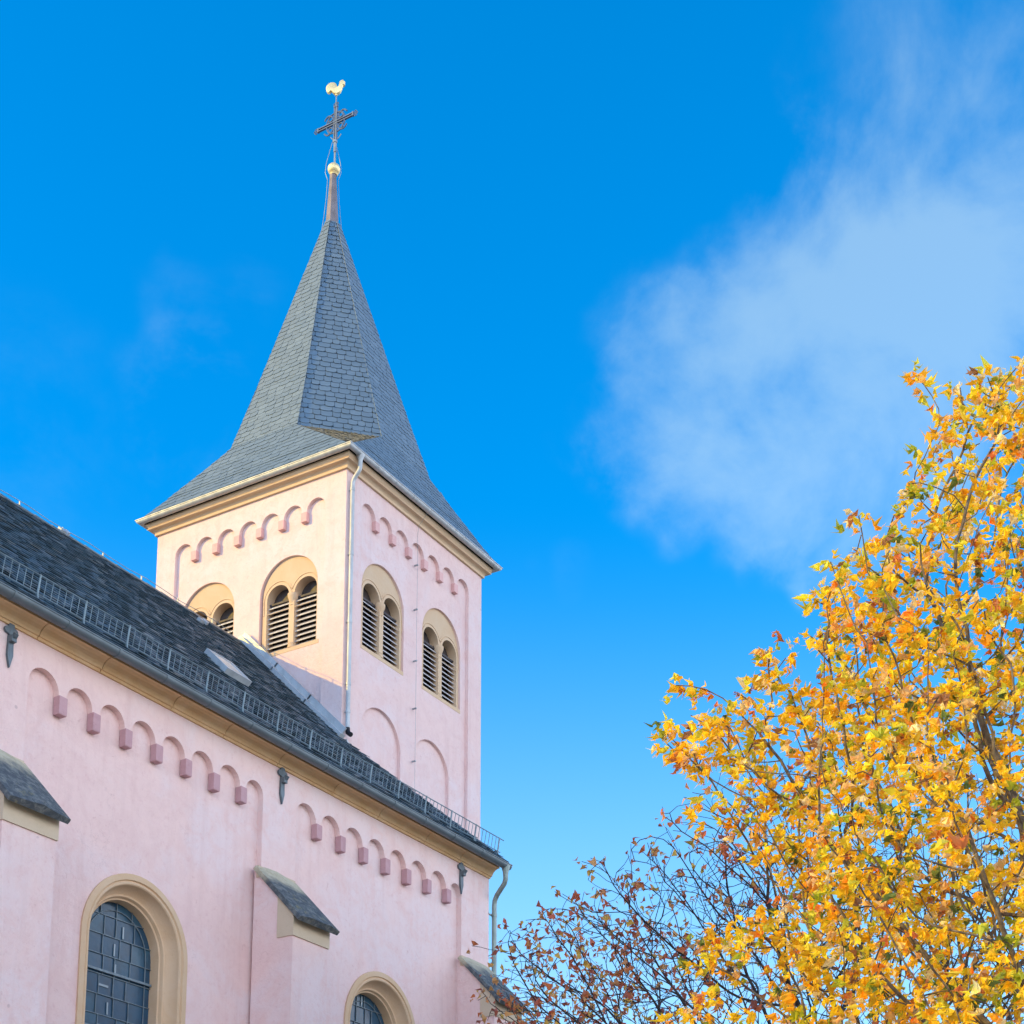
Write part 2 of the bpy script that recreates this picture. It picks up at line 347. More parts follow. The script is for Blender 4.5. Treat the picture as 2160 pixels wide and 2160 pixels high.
def clip_poly(sub, poly):
    """Sutherland-Hodgman: sub clipped by convex counter-clockwise poly"""
    out = sub
    for i in range(len(poly)):
        a, b = poly[i], poly[(i + 1) % len(poly)]
        inp, out = out, []
        for j in range(len(inp)):
            p, q = inp[j], inp[(j + 1) % len(inp)]
            sp = (b[0] - a[0]) * (p[1] - a[1]) - (b[1] - a[1]) * (p[0] - a[0])
            sq = (b[0] - a[0]) * (q[1] - a[1]) - (b[1] - a[1]) * (q[0] - a[0])
            if sp >= 0: out.append(p)
            if (sp >= 0) != (sq >= 0):
                k = sp / (sp - sq); out.append((p[0] + k * (q[0] - p[0]), p[1] + k * (q[1] - p[1])))
        if len(out) < 3: return []
    return out
def slates(mb, corners, wd, ht, lift=0.02, jit=0.15, base=0.0, wob=0.0):
    """single slates laid in courses over a planar convex roof face (first edge = eave)"""
    P = [Vector(c) for c in corners]; o = P[0]; sx = (P[1] - P[0]).normalized()
    nn = (P[1] - P[0]).cross(P[-1] - P[0]).normalized(); ty = nn.cross(sx)
    poly = [((p - o).dot(sx), (p - o).dot(ty)) for p in P]
    area = sum(poly[i][0] * poly[(i + 1) % len(poly)][1] - poly[(i + 1) % len(poly)][0] * poly[i][1] for i in range(len(poly)))
    if area < 0: poly = poly[::-1]
    if nn.z < 0: nn = -nn
    s0, s1 = min(p[0] for p in poly), max(p[0] for p in poly); t1 = max(p[1] for p in poly); t0 = min(p[1] for p in poly)
    t = t0 - ht * 0.4; row = 0
    while t < t1:
        sx_ = s0 - random.random() * wd - wd
        while sx_ < s1:
            ww = wd * (1 + random.uniform(-jit, jit) * 2); hh = ht * 1.12; g = 0.004
            dt = random.uniform(-wob, wob)
            a, b = sx_ + g, sx_ + ww - g
            q = [(a + ww * .10, t + dt), (b - ww * .30, t + dt), (b - ww * .08, t + dt + hh * .12), (b, t + dt + hh * .34), (b, t + hh + dt), (a, t + hh + dt), (a, t + dt + hh * .16)]
            c = clip_poly(q, poly)
            if len(c) >= 3:
                l0 = lift * random.uniform(.75, 1.35); tw = random.uniform(-.004, .004)
                top = []; bot = []
                for (x, y) in c:
                    k = min(max((y - t) / hh, 0), 1); h = base + l0 * (1 - k) + .004 * k + tw * ((x - a) / ww - .5)
                    p = o + sx * x + ty * y
                    top.append(p + nn * h); bot.append(p + nn * (h - 0.012 if k < .5 else min(h, base)))
                m_ = len(c)
                mb.add(top + bot, [tuple(range(m_))] + [(i, i + m_, (i + 1) % m_ + m_, (i + 1) % m_) for i in range(m_)])
            sx_ += ww
        t += ht; row += 1

# ------------------------------------------------------------------ ground
def f_ground(t, b):
    p = pos(t)
    n = t.noise(p, 0.08, 5, 0.6).outputs['Fac']; g = t.noise(p, 3, 6, 0.7).outputs['Fac']
    c = t.mix(t.smooth(n, 0.5, 0.6), (0.34, 0.32, 0.29, 1), (0.10, 0.13, 0.05, 1))
    t.l.new(t.mix(t.smooth(g, 0.4, 0.8, 0, 0.5), c, (0.24, 0.2, 0.15, 1)), b.inputs['Base Color'])
    bump(t, b, g, 0.4, 0.03)
g = MB(); R_ = 1500
g.add([(-R_, -R_, -ZO), (R_, -R_, -ZO), (R_, R_, -ZO), (-R_, R_, -ZO)], [(0, 1, 2, 3)])
go = g.build('ground', mat('paving_and_grass', f_ground, 0.95, 0.2)); go['kind'] = 'structure'

# ================================================================== church tower
A = 2.6; TC = (2.6, 2.59)
tower = thing('church_tower', 'square pink church tower with paired belfry windows and a tall slate spire', 'tower', (TC[0], TC[1], 0))
def face(k):
    """frame of tower face k: 0 south (shaded), 1 west (sunlit), 2 north, 3 east"""
    a = -math.pi / 2 * k; ca, sa = math.cos(a), math.sin(a)
    def fr(u, z, n, ca=ca, sa=sa):
        x, y = u, -A - n
        return (TC[0] + ca * x - sa * y, TC[1] + sa * x + ca * y, z)
    return fr
ZB = -ZO
CEN = [(i - 2.5) * 0.606 for i in range(6)]; HW = 0.062
PANEL = frieze(-2.06, 2.06, CEN, HW, -14.0, -0.665, -0.88)
WINC = (-1.145, 1.085); WHW = 0.765; WZ0, WZS = -3.67, -2.27
BLIND = ((-1.16, 0.72, -5.47), (0.71, 0.70, -5.45))
wall = MB()
wall.box(TC[0] - A + .45, TC[0] + A - .45, TC[1] - A + .45, TC[1] + A - .45, ZB, .22)
for k in range(4):
    fr = face(k); e = A if k % 2 == 0 else A - .08
    wall.plate([(-e, ZB), (e, ZB), (e, .22), (-e, .22)], [PANEL], -.08, 0, fr)
    e2 = A - .08 if k % 2 == 0 else A - .44
    holes = [arch(c, WHW, WZ0, WZS, 28) for c in WINC] if k < 2 else []
    holes += [arch(c, h, -13.5, zs, 24) for c, h, zs in BLIND] if k == 0 else []
    wall.plate([(-e2, ZB), (e2, ZB), (e2, .2), (-e2, .2)], holes, -.44, -.081, fr)
    if k == 0:
        for c, h, zs in BLIND: wall.plate(arch(c, h + .02, -13.5, zs, 24), [], -.43, -.15, fr)
wall.build('wall', PINK, tower)
for k in (0, 1):
    fr = face(k)
    for c in CEN:
        m = MB(); h = 0.075
        P8 = [fr(c + du, z, n) for z in (-0.89, -0.675) for n in (-.08, .02) for du in (-h, h)]
        m.add(P8, [(0, 2, 3, 1), (4, 5, 7, 6), (0, 1, 5, 4), (2, 6, 7, 3), (0, 4, 6, 2), (1, 3, 7, 5)])
        m.build('corbel', PALEP, tower, bevel=.008)
# belfry windows
def belfry(k, c):
    fr = face(k)
    m = MB(); ow = 0.315; cs = (c - .365, c + .365); zs = -2.36; z0 = -3.57
    ops = [arch(q, ow - .02, z0, zs, 22) for q in cs]
    m.plate(arch(c, WHW + .012, WZ0 - .02, WZS, 28), ops, -.40, -.135, fr)
    for q in cs:                                          # raised moulding round each light
        for w0, w1, n1_ in ((.0, .035, -.118), (.062, .085, -.122)):
            m.plate(arch(q, ow + w1, z0 + .9 if w0 > 0 else z0, zs, 22), [arch(q, ow + w0 - (.02 if w0 == 0 else 0), (z0 + .91) if w0 > 0 else z0 + .001, zs, 22)], -.134, n1_, fr)
    m.plate([(c - WHW, WZ0), (c + WHW, WZ0), (c + WHW, WZ0 + .085), (c - WHW, WZ0 + .085)], [], -.133, -.075, fr)
    win = m.build('belfry_window', SANDT, tower)
    x, y, z = fr(c, 0, -.17)
    col = MB(); col.lathe((x, y, 0), [(.095, z0), (.095, z0 + .05), (.075, z0 + .07), (.085, z0 + .10), (.058, z0 + .14), (.052, -2.62), (.07, -2.60), (.055, -2.57), (.07, -2.53), (.115, -2.42), (.12, -2.40), (.12, -2.35)], 16)
    col.build('column', SANDT, win, smooth=True)
    for q in cs:
        lv = MB()
        for i in range(10):
            zc_ = -3.53 + i * .113
            pr = [(-.175, zc_ - .020), (-.175, zc_), (-.30, zc_ + .120), (-.30, zc_ + .102)]
            lv.loft([[fr(u, z, n) for n, z in pr] for u in (q - ow + .02, q + ow - .02)], True, True)
        lv.build('louvre', LOUV, win)
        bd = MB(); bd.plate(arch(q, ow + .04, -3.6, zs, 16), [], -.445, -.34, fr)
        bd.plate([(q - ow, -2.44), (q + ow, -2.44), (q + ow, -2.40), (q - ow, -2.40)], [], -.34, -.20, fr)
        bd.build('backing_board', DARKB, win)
for k in (0, 1):
    for c in WINC: belfry(k, c if k == 0 else -c)
# cornice, gutter and downpipe
sq = [(TC[0] + sx * A, TC[1] + sy * A) for sx, sy in ((-1, -1), (1, -1), (1, 1), (-1, 1))]
mv = [(-1, -1), (1, -1), (1, 1), (-1, 1)]
cn = MB(); cn.sweep([(-.02, -.008), (.048, -.008), (.05, .0), (.05, .048), (.056, .06), (.066, .08), (.09, .10), (.125, .108), (.15, .106), (.165, .112), (.17, .125), (.164, .138), (.15, .144), (.165, .16), (.19, .21), (.19, .25), (-.02, .25)], sq, True, mv)
cn.build('cornice', SANDT, tower)
def half_pipe(n0, z0, r, seg=10):
    o = [(n0 + r * math.cos(a), z0 - r * math.sin(a)) for a in [math.pi * k / seg for k in range(seg + 1)]]
    i = [(n0 + (r - .006) * math.cos(a), z0 - (r - .006) * math.sin(a)) for a in [math.pi * k / seg for k in range(seg + 1)]]
    lip = [(n0 + r + .012, z0 + .0), (n0 + r + .012, z0 + .016), (n0 + r - .008, z0 + .016)]
    return lip + i[0:] + o[::-1]
gt = MB(); gt.sweep(half_pipe(.282, .298, .070), sq, True, mv)
ring = lambda n0, z0, r: [(n0 + r * math.cos(a), z0 - r * math.sin(a)) for a in [math.pi * k / 10 for k in range(11)]]
for k in range(4):
    fr = face(k)
    for i in range(9):
        u = -2.6 + i * .65
        gt.loft([[fr(u + d, z, n) for n, z in ring(.282, .298, .075)] + [fr(u + d, .296, .19), ] for d in (-.012, .012)], True, True)
        a_, b_ = fr(u - .012, .31, .35), fr(u + .012, .335, .30)
gt.build('gutter', ZINC, tower, smooth=True)
dp = MB()
dp.lathe((.10, -.275, 0), [(.045, .05), (.05, .16), (.085, .235), (.09, .262)], 14)
dp.tube([(.10, -.275, .10), (.10, -.275, .02), (.10, -.262, -.05), (.10, -.20, -.13), (.10, -.13, -.21), (.10, -.095, -.29), (.10, -.09, -.42), (.10, -.09, -5.72)], .045, 14)
for z in (-.45, -1.9, -3.4, -4.75, -5.35): dp.lathe((.10, -.09, 0), [(.045, z - .03), (.052, z - .03), (.052, z + .03), (.045, z + .03)], 14); dp.box(.085, .115, -.06, .02, z - .012, z + .012)
dpo = dp.build('downpipe', ZINC, tower, smooth=True)
sp = MB(); sp.tube([(.10, -.09, -5.70), (.10, -.10, -5.80), (.085, -.19, -5.87)], .05, 14); sp.build('spout', BLACK, dpo, smooth=True)
lc = MB(); x0 = 2.56
lc.tube([(x0, -.30, .36), (x0, -.262, .2), (x0, -.06, -.02), (x0, -.03, -.2), (x0, -.03, -8.5)], .003, 6)
for z in (-.95, -2.0, -3.2, -4.3, -5.5, -6.7): lc.box(x0 - .016, x0 + .016, -.045, .05, z - .014, z + .014)
lc.build('lightning_conductor', WIRE, tower)

# spire
EV, EZ = A + .27, .315; B1, C1, Z1 = 2.177, .905, 1.79; B2, C2, Z2 = .135, .058, 8.6
def sp_pt(k, u, z, n):
    a = -math.pi / 2 * k; ca, sa = math.cos(a), math.sin(a); x, y = u, -n
    return (TC[0] + ca * x - sa * y, TC[1] + sa * x + ca * y, z)
roof = MB(); und = MB(); facs = []
for k in range(4):
    fac = MB(); bro = MB(); facs.append((fac, bro))
    E0, E1 = sp_pt(k, -EV, EZ, EV), sp_pt(k, EV, EZ, EV)
    F0, F1 = sp_pt(k, -C1, Z1, B1), sp_pt(k, C1, Z1, B1)
    T0, T1 = sp_pt(k, -C2, Z2, B2), sp_pt(k, C2, Z2, B2)
    ZM = 3.2; km = (ZM - Z1) / (Z2 - Z1); bm_ = B1 + (B2 - B1) * km; cm_ = C1 + (C2 - C1) * km
    G = sp_pt(k, B1, Z1, C1); GT = sp_pt(k, B2, Z2, C2)          # corner facet: from F1 round to the next face
    CURVE = [(EZ, EV), (.75, 2.64), (1.25, 2.405), (Z1, 2.178), (2.5, 1.957), (3.4, 1.676), (Z2, B2)]     # swept profile of the face
    def half(z): return EV + (C1 - EV) * (z - EZ) / (Z1 - EZ) if z <= Z1 else C1 + (C2 - C1) * (z - Z1) / (Z2 - Z1)
    for (za, na), (zb_, nb) in zip(CURVE, CURVE[1:]):
        ex = lambda z: .05 if z >= Z1 - .01 else 0.0
        ea = ex(za) if za >= Z1 else 0.0; eb = (ex(zb_) if za >= Z1 else 0.0) * (.5 if zb_ > 8 else 1)
        slates(roof, [sp_pt(k, -half(za), za, na), sp_pt(k, half(za) + ea, za, na), sp_pt(k, half(zb_) + eb, zb_, nb), sp_pt(k, -half(zb_), zb_, nb)], .24, .142, .013, .12, .030 if zb_ < 1.0 else (.040 if za < Z1 else .045))
        und.add([sp_pt(k, -half(za), za, na), sp_pt(k, half(za), za, na), sp_pt(k, half(zb_), zb_, nb), sp_pt(k, -half(zb_), zb_, nb)], [(0, 1, 2, 3)])
    ge = (Vector(G) - Vector(F1)).normalized(); Gx, GTx = Vector(G) + ge * .05, Vector(GT) + ge * .02
    slates(fac, [F1, Gx, GTx, T1], .21, .158, .019, .14, .012, .006)
    slates(bro, [F1, E1, G], .13, .11, .03, .3, .0, .02)
    und.add([E1, F1, T1, G, GT], [(1, 3, 4, 2), (1, 0, 3)])
so_ = roof.build('spire_roof', SLATE, tower, fix=False)
for fac, bro in facs: fac.build('corner_facet', SLATE, so_, fix=False); bro.build('broach', SLATEB, so_, fix=False)
# small lip that carries the facet past the broach
for k in range(4):
    lp = MB()
    F1 = Vector(sp_pt(k, C1, Z1, B1)); G = Vector(sp_pt(k, B1, Z1, C1)); out = Vector(((F1.x + G.x) / 2 - TC[0], (F1.y + G.y) / 2 - TC[1], 0)).normalized()
    lp.add([F1, G, G + out * .07 - Vector((0, 0, .05)), F1 + out * .07 - Vector((0, 0, .05)), F1 - Vector((0, 0, .08)), G - Vector((0, 0, .08))], [(0, 1, 2, 3), (3, 2, 5, 4), (0, 3, 4), (1, 5, 2)])
    lp.build('facet_lip', SLATE, so_)
und.build('roof_boarding', UNDER, so_)
cp = MB()
oc = lambda r, z: [(TC[0] + r * math.cos(a), TC[1] + r * math.sin(a), z) for a in [math.pi / 8 + math.pi / 4 * i for i in range(8)]]
cp.loft([oc(.185, 8.50), oc(.16, 8.62), oc(.125, 9.25), oc(.085, 9.85), oc(.085, 9.98)], True, True)
cap = cp.build('spire_cap', CAPM, tower)
for s_ in (-1, 1):
    wr = MB()
    q = [(s_ * .02, 10.95), (s_ * .10, 10.62), (s_ * .17, 10.30), (s_ * .19, 10.05), (s_ * .13, 9.85), (s_ * .15, 9.4), (s_ * .19, 8.9), (s_ * .235, 8.5), (s_ * .60, 7.3)]
    d = Vector((.506, -.862, 0))
    wr.tube([Vector((TC[0], TC[1], z)) + d * o for o, z in q], .0065, 5)
    wr.build('lightning_wire', WIRE, tower)
wr = MB()
wr.tube([Vector(sp_pt(0, C1 + .55, Z1 - .1, B1 + .02)) + Vector((0, 0, .02)), Vector(sp_pt(0, C1 + 1.15, EZ + .28, EV - .18)), Vector(sp_pt(0, C1 + 1.25, EZ + .02, EV + .05))], .01, 5)
wr.build('lightning_wire', WIRE, tower)

# cross and weathercock above the spire
cross = thing('spire_cross', 'dark openwork iron cross on a gilded ball at the spire tip', 'cross', (2.6, 2.55, ZO + 9.98))
ob = MB(); ob.lathe((2.6, 2.57, 0), [(.06, 9.965), (.085, 9.97), (.095, 9.995), (.10, 10.0)] + [(.152 * math.cos(a), 10.13 + .145 * math.sin(a)) for a in [-.95 + i * .19 for i in range(13)]] + [(.03, 10.275)], 24)
ob.build('gilded_ball', GOLD, cross, smooth=True)
pl = MB(); cx, cy = 2.6, 2.55
pl.tube([(cx, cy, 10.25), (cx, cy, 10.62)], .022, 8)
pl.tube([(cx, cy, 10.60), (cx, cy, 10.92)], .036, 8)
pl.tube([(cx, cy, 10.86), (cx, cy, 10.92)], .05, 8)
pl.tube([(cx, cy, 10.9), (cx, cy, 12.22)], .013, 8)
pl.build('pole', WIRE, cross)
for dy, z in ((-.17, 10.98), (.14, 11.02)): pl = MB(); pl.tube([(cx, cy, 10.95), (cx, cy + dy * .6, z - .03), (cx, cy + dy, z + .05)], .012, 6); pl.build('hook', WIRE, cross)
cb = MB(); ZC = 11.42
for o_ in (-.032, .032):
    cb.box(cx - .025, cx + .025, cy + o_ - .011, cy + o_ + .011, 10.90, 11.86)
    cb.box(cx - .024, cx + .024, cy - .52, cy + .52, ZC + o_ - .011, ZC + o_ + .011)
for cyy, czz, dy, dz in ((cy - .52, ZC, -1, 0), (cy + .52, ZC, 1, 0), (cy, 11.86, 0, 1)):
    cb.box(cx - .028, cx + .028, cyy - (.055 if dz else .018), cyy + (.055 if dz else .018), czz - (.018 if dz else .055), czz + (.018 if dz else .055))
    for a_ in (0, 1, 2):                                   # trefoil end of rings
        ang = math.atan2(dz, dy) + (a_ - 1) * 1.25
        c0 = (cyy + dy * .055 + math.cos(ang) * .042, czz + dz * .055 + math.sin(ang) * .042)
        cb.tube([(cx, c0[0] + .03 * math.cos(t_), c0[1] + .03 * math.sin(t_)) for t_ in [2 * math.pi * i / 10 for i in range(11)]], .011, 6, False)
cb.build('cross_bar', CROSSM, cross)
rg = MB()
for ky, kz in ((1, 1), (-1, 1), (1, -1), (-1, -1)):
    rg.tube([(cx, cy + ky * (.06 + .15 * (1 - math.cos(t_))), ZC + kz * (.06 + .2 * math.sin(t_) * 1.0)) for t_ in [i * math.pi / 10 for i in range(9)]], .021, 6)
    rg.tube([(cx, cy + ky * (.155 + .07 * math.cos(t_)), ZC + kz * (.155 + .07 * math.sin(t_))) for t_ in [2 * math.pi * i / 12 for i in range(13)]], .020, 6, False)
    rg.tube([(cx, cy + ky * .04, ZC + kz * .27), (cx, cy + ky * .13, ZC + kz * .25), (cx, cy + ky * .21, ZC + kz * .17), (cx, cy + ky * .25, ZC + kz * .12), (cx, cy + ky * .27, ZC + kz * .03)], .020, 6)
rg.build('scroll_work', CROSSM, cross)
cock = thing('weathercock', 'gilded weathercock on the rod above the iron cross', 'weathercock', (2.6, 2.55, ZO + 12.2))
# silhouette in metres: x along the body (head at +), z up; swelling towards the middle
outline = [(.0, 0), (.05, .015), (.10, .06), (.13, .13), (.145, .20), (.16, .235), (.17, .255), (.20, .255), (.205, .275), (.18, .295), (.20, .315), (.205, .34), (.185, .345), (.18, .375), (.155, .385), (.13, .375), (.10, .36), (.09, .32), (.085, .27), (.07, .215), (.045, .185), (.025, .185), (.01, .22), (-.005, .27), (-.035, .305), (-.08, .32), (-.14, .315), (-.20, .285), (-.24, .235), (-.255, .17), (-.245, .105), (-.225, .06), (-.195, .04), (-.165, .065), (-.14, .095), (-.115, .08), (-.08, .035), (-.04, .01)]
rt = Vector((.46, -.888, 0)).normalized(); pr_ = Vector((rt.y, -rt.x, 0))
ck = MB(); base_ = Vector((2.6, 2.55, 12.2)); cen = (-.03, .165)
rings = []
for sgn, k in ((-1, .62), (-.9, .86), (-.45, 1.0), (.45, 1.0), (.9, .86), (1, .62)):
    rings.append([base_ + rt * (cen[0] + (x - cen[0]) * (1 - (1 - k) * .35)) + Vector((0, 0, cen[1] + (z - cen[1]) * (1 - (1 - k) * .35))) + pr_ * (sgn * .045) for x, z in outline])
ck.loft(rings, True, True)
ck.tube([base_ - Vector((0, 0, .03)), base_ + Vector((0, 0, .06))], .03, 8)
ck.build('body', GOLD, cock, smooth=True, angle=50)

# ================================================================== church nave
WY = -1.5; XL, XR = -16.2, 3.19; YR, ZR = 2.638, -3.216; SL = 1.0222; RYW = 2 * YR - WY
roof_z = lambda y: -5.9126 + SL * y
nave = thing('church_nave', 'long pink church nave with slate roof, arched frieze, buttresses and round-headed windows', 'church', (-6.5, YR, 0))
nf = lambda u, z, n: (u, WY - n, z)
BAYS = [(-15.45, -10.21, [-14.87 + .673 * i for i in range(7)], -13.1), (-9.31, -4.07, [-8.65 + .676 * i for i in range(7)], -6.82), (-3.17, 2.15, [-2.54 + .70 * i for i in range(7)], -0.40)]
nw = MB()
holes = [frieze(a, b, cs, .075, -20.3, -8.87, -8.88) for a, b, cs, wc in BAYS]; RD = .11
nw.plate([(XL, ZB), (XR, ZB), (XR, -8.02), (XL, -8.02)], holes, -RD, 0, nf)
nw.plate([(XL + .1, ZB), (XR - .1, ZB), (XR - .1, -8.03), (XL + .1, -8.03)], [arch(wc, 1.10, -15.8, -12.22, 28) for a, b, cs, wc in BAYS], -.75, -RD - .001, nf)
nw.add([(XL, WY + .1, ZB), (XL, RYW, ZB), (XL, RYW, -8.02), (XL, YR, ZR - .15), (XL, WY + .1, -8.02)], [(0, 1, 2, 3, 4)])
nw.box(XL, XL + .4, WY + .1, RYW, ZB, -8.03); nw.box(XR - .4, XR, WY + .1, RYW, ZB, -8.03); nw.box(XL + .4, XR - .4, RYW - .5, RYW, ZB, -8.03)
nw.box(XL + .4, XR - .4, WY + .76, WY + .8, ZB, -8.1)
nw.build('wall', PINK, nave)
for a, b, cs, wc in BAYS:
    for c in cs:
        m = MB(); h_ = .075 + random.uniform(-.003, .003); z_ = -9.155 + random.uniform(-.012, .012)
        m.loft([[(c + sx_ * h_ * kx_, WY + y_, zz) for sx_, y_ in ((-1, .10), (1, .10), (1, -.028 * ky_), (-1, -.028 * ky_))] for zz, kx_, ky_ in ((z_, .98, .7), (z_ + .018, 1.02, 1), (-8.90, 1.02, 1), (-8.872, 1.0, .9))], True, True)
        m.build('corbel', DEEP, nave, bevel=.005)
# windows
def nave_window(c):
    z0, zs, hw = -15.8, -12.22, 1.13
    prof = [(-.01, -.02), (-.01, .03), (.085, .035), (.098, .006), (.108, .008), (.125, .024), (.15, .024), (.166, .006), (.172, -.03), (.20, -.10), (.245, -.17), (.275, -.19), (.28, -.182), (.305, -.186), (.318, -.21), (.326, -.235), (.352, -.245), (.36, -.42)]
    m = MB(); m.loft([[nf(u, z, n - RD) for u, z in inset_arch(c, hw, z0, zs, o)] for o, n in prof], False)
    
    fr_ = m.build('window', SANDW, nave, smooth=True, angle=28)
    gh = hw - .36; gy = -.40 - RD
    gl = MB(); lm = MB(); y = WY - gy
    zt = lambda u: zs + math.sqrt(max(gh * gh - (u - c) ** 2, 0))
    # panes: rows of quarries with irregular widths, cut to the arch
    out = inset_arch(c, hw, z0, zs, .357); random.seed(int(c * 10) + 300)
    z = z0; cuts = []
    while z < zs + gh:
        hrow = .315; us = [c - gh]; 
        for q in (-.36, 0.02, .36): us.append(c + q * gh * 1.05 + random.uniform(-.085, .085))
        us.append(c + gh)
        for a_, b_ in zip(us, us[1:]):
            q = clip_poly([(a_, z), (b_, z), (b_, z + hrow), (a_, z + hrow)], out[::-1] if sum(out[i][0] * out[(i + 1) % len(out)][1] - out[(i + 1) % len(out)][0] * out[i][1] for i in range(len(out))) < 0 else out)
            if len(q) >= 3:
                ty_ = random.uniform(-.022, .022); tz_ = random.uniform(-.022, .022)
                gl.add([(u, y + .01 + ty_ * (u - (a_ + b_) / 2) + tz_ * (zz - z - hrow / 2), zz) for u, zz in q], [tuple(range(len(q)))])
        for u in us[1:-1]:
            if zt(u) > z + .01: lm.box(u - .0055, u + .0055, y - .010, y + .006, z, min(z + hrow, zt(u)))
        hwz = gh if z < zs else math.sqrt(max(gh * gh - (z - zs) ** 2, 0))
        if z > z0 and hwz > .05: lm.box(c - hwz, c + hwz, y - .011, y + .006, z - .0055, z + .0055)
        if random.random() < .75 and hwz > .4:            # narrow pale inset strips
            u = c + random.uniform(-.45, .2) * gh; k_ = random.random()
            gl.cur = 1
            if k_ < .6: gl.box(u, u + .20, y - .009, y, z + .13, z + .165)
            else: gl.box(u, u + .03, y - .009, y, z + .03, z + .22)
            gl.cur = 0
        z += hrow
    ro = gh - .13
    lm.tube([(c + ro * math.cos(t_), y - .006, zs + ro * math.sin(t_)) for t_ in [math.pi * i / 24 for i in range(25)]], .009, 6)
    for s_ in (-1, 1): lm.tube([(c + s_ * ro, y - .006, z0), (c + s_ * ro, y - .006, zs)], .009, 6)
    for zb in (-12.60, -13.50, -14.4, -15.2): lm.box(c - gh + .012, c + gh - .012, y - .045, y - .014, zb - .018, zb + .018)
    gl.build('glass', [GLASS, GLASSL], fr_, fix=False); lm.build('leading', LEAD, fr_)
for a, b, cs, wc in BAYS: nave_window(wc)
# buttresses
random.seed(5)
for x0, x1 in ((-16.2, -15.45), (-10.34, -9.33), (-4.20, -3.20), (2.10, 3.16)):
    m = MB()
    sidep = [(WY + .05, ZB), (WY + .05, -10.17), (-2.30, -11.07), (-2.30, -11.42), (-2.30, -16), (-2.45, -16.2), (-2.45, ZB)]
    m.loft([[(x, y, z) for y, z in sidep] for x in (x0 + .03, x1 - .03)], True, True)
    b = m.build('buttress', PINK, nave)
    c = MB()                                              # sandstone head under the coping
    c.loft([[(x, y, z) for y, z in ((-1.98, -11.47), (-1.98, -10.73), (-2.325, -11.10), (-2.325, -11.47))] for x in (x0 + .01, x1 - .01)], True, True)
    c.build('sandstone_block', SANDP, b); c = MB()
    c.loft([[(x, y, z) for y, z in ((WY - .002, -10.34), (WY - .002, -10.13), (WY - .05, -10.13), (WY - .10, -10.34))] for x in (x0 + .012, x1 - .012)], True, True)
    c.build('sandstone_block', SANDP, b)
    k = MB()
    n_ = 9; d = Vector((0, -.985, -1.045)); L_ = d.length; dn = d.normalized(); up = Vector((0, -dn.z, dn.y)); up = up if up.z > 0 else -up
    st = Vector((0, WY, -10.16)); rings = []
    for i in range(n_ + 1):
        t_ = i / n_; p = st + d * t_
        rings.append([p + Vector((xx, 0, 0)) + up * hh for xx, hh in ((x0 - .03, -.05), (x0 - .035, -.012), (x0 - .03, .03), (x0 + .25, .06 + random.uniform(-.012, .012)), ((x0 + x1) / 2, .065 + random.uniform(-.015, .015)), (x1 - .25, .06 + random.uniform(-.012, .012)), (x1 + .03, .03), (x1 + .035, -.012), (x1 + .03, -.05))])
    k.loft(rings, True, True)
    k.build('coping', CAPS, b)
# wall anchors of flat iron with a trefoil head
for xc in (-9.70, -3.61, 2.10):
    m = MB(); fr_ = lambda u, z, n, xc=xc: (xc + u, WY - n, z)
    m.plate([(-.042, -8.36), (.042, -8.36), (.052, -8.66), (.0, -8.85), (-.052, -8.66)], [], .005, .045, fr_)
    for du, dz, r in ((0, -8.215, .055), (-.068, -8.285, .052), (.068, -8.285, .052), (0, -8.29, .07)):
        m.plate([(du + r * math.cos(t_), dz + r * math.sin(t_)) for t_ in [2 * math.pi * i / 14 for i in range(14)]], [], .004 - r * .03, .040 + r * .02, fr_)
    m.bar(fr_(0, -8.42, .02), fr_(0, -8.42, .11), .045, .05); m.bar(fr_(0, -8.40, .10), fr_(0, -8.35, .14), .03, .03)
    m.build('wall_anchor', IRON, nave, bevel=.004)
# cornice in stone lengths
co = MB(); prof = [(-.02, -8.20), (.035, -8.20), (.045, -8.165), (.075, -8.16), (.085, -8.13), (.11, -8.085), (.155, -8.045), (.21, -8.02), (.255, -8.015), (.255, -7.975), (.275, -7.97), (.32, -7.945), (.34, -7.91), (.34, -7.87), (-.02, -7.87)]
x = XL - .02; random.seed(9)
while x < XR:
    x2 = min(x + random.choice((1.25, 1.4, 1.55)), XR + .02)
    if XR - x2 < .5: x2 = XR + .02
    co.loft([[nf(u, z, n) for n, z in prof] for u in (x + .008, x2 - .008)], True, True); x = x2
co.loft([[nf(u, z + .03, n - .045) for n, z in prof] for u in (XL, XR)], True, True)
co.build('cornice', SAND, nave)
# roof
YE = -1.965; ZE = roof_z(YE); XE = 3.22
P = {'A': (XL - .2, YR, ZR), 'B': (0, YR, ZR), 'C': (0, 0, roof_z(0)), 'E': (XE, YE, ZE), 'M': (0, YE, ZE), 'F': (XL - .2, YE, ZE)}
random.seed(21)
rs = MB()
slates(rs, [P['F'], P['M'], P['B'], P['A']], .165, .15, .028, .28, .0, .016)
slates(rs, [P['M'], P['E'], P['C']], .165, .15, .028, .28, .0, .016)
slates(rs, [P['E'], (XE, 0, ZE), P['C']], .21, .165, .02, .2, .0, .01)
nr = rs.build('roof', SLATEN, nave, fix=False)
rb = MB()
NB = (XL - .2, 2 * YR - YE, ZE); NBm = (XE, 2 * YR - YE, ZE)
rb.add([P['A'], P['B'], P['C'], P['E'], P['M'], P['F'], (XE, 0, ZE), NB, NBm, (XE, YR, ZE)], [(5, 4, 1, 0), (4, 3, 2), (3, 6, 2), (7, 0, 1, 8), (8, 1, 9)])
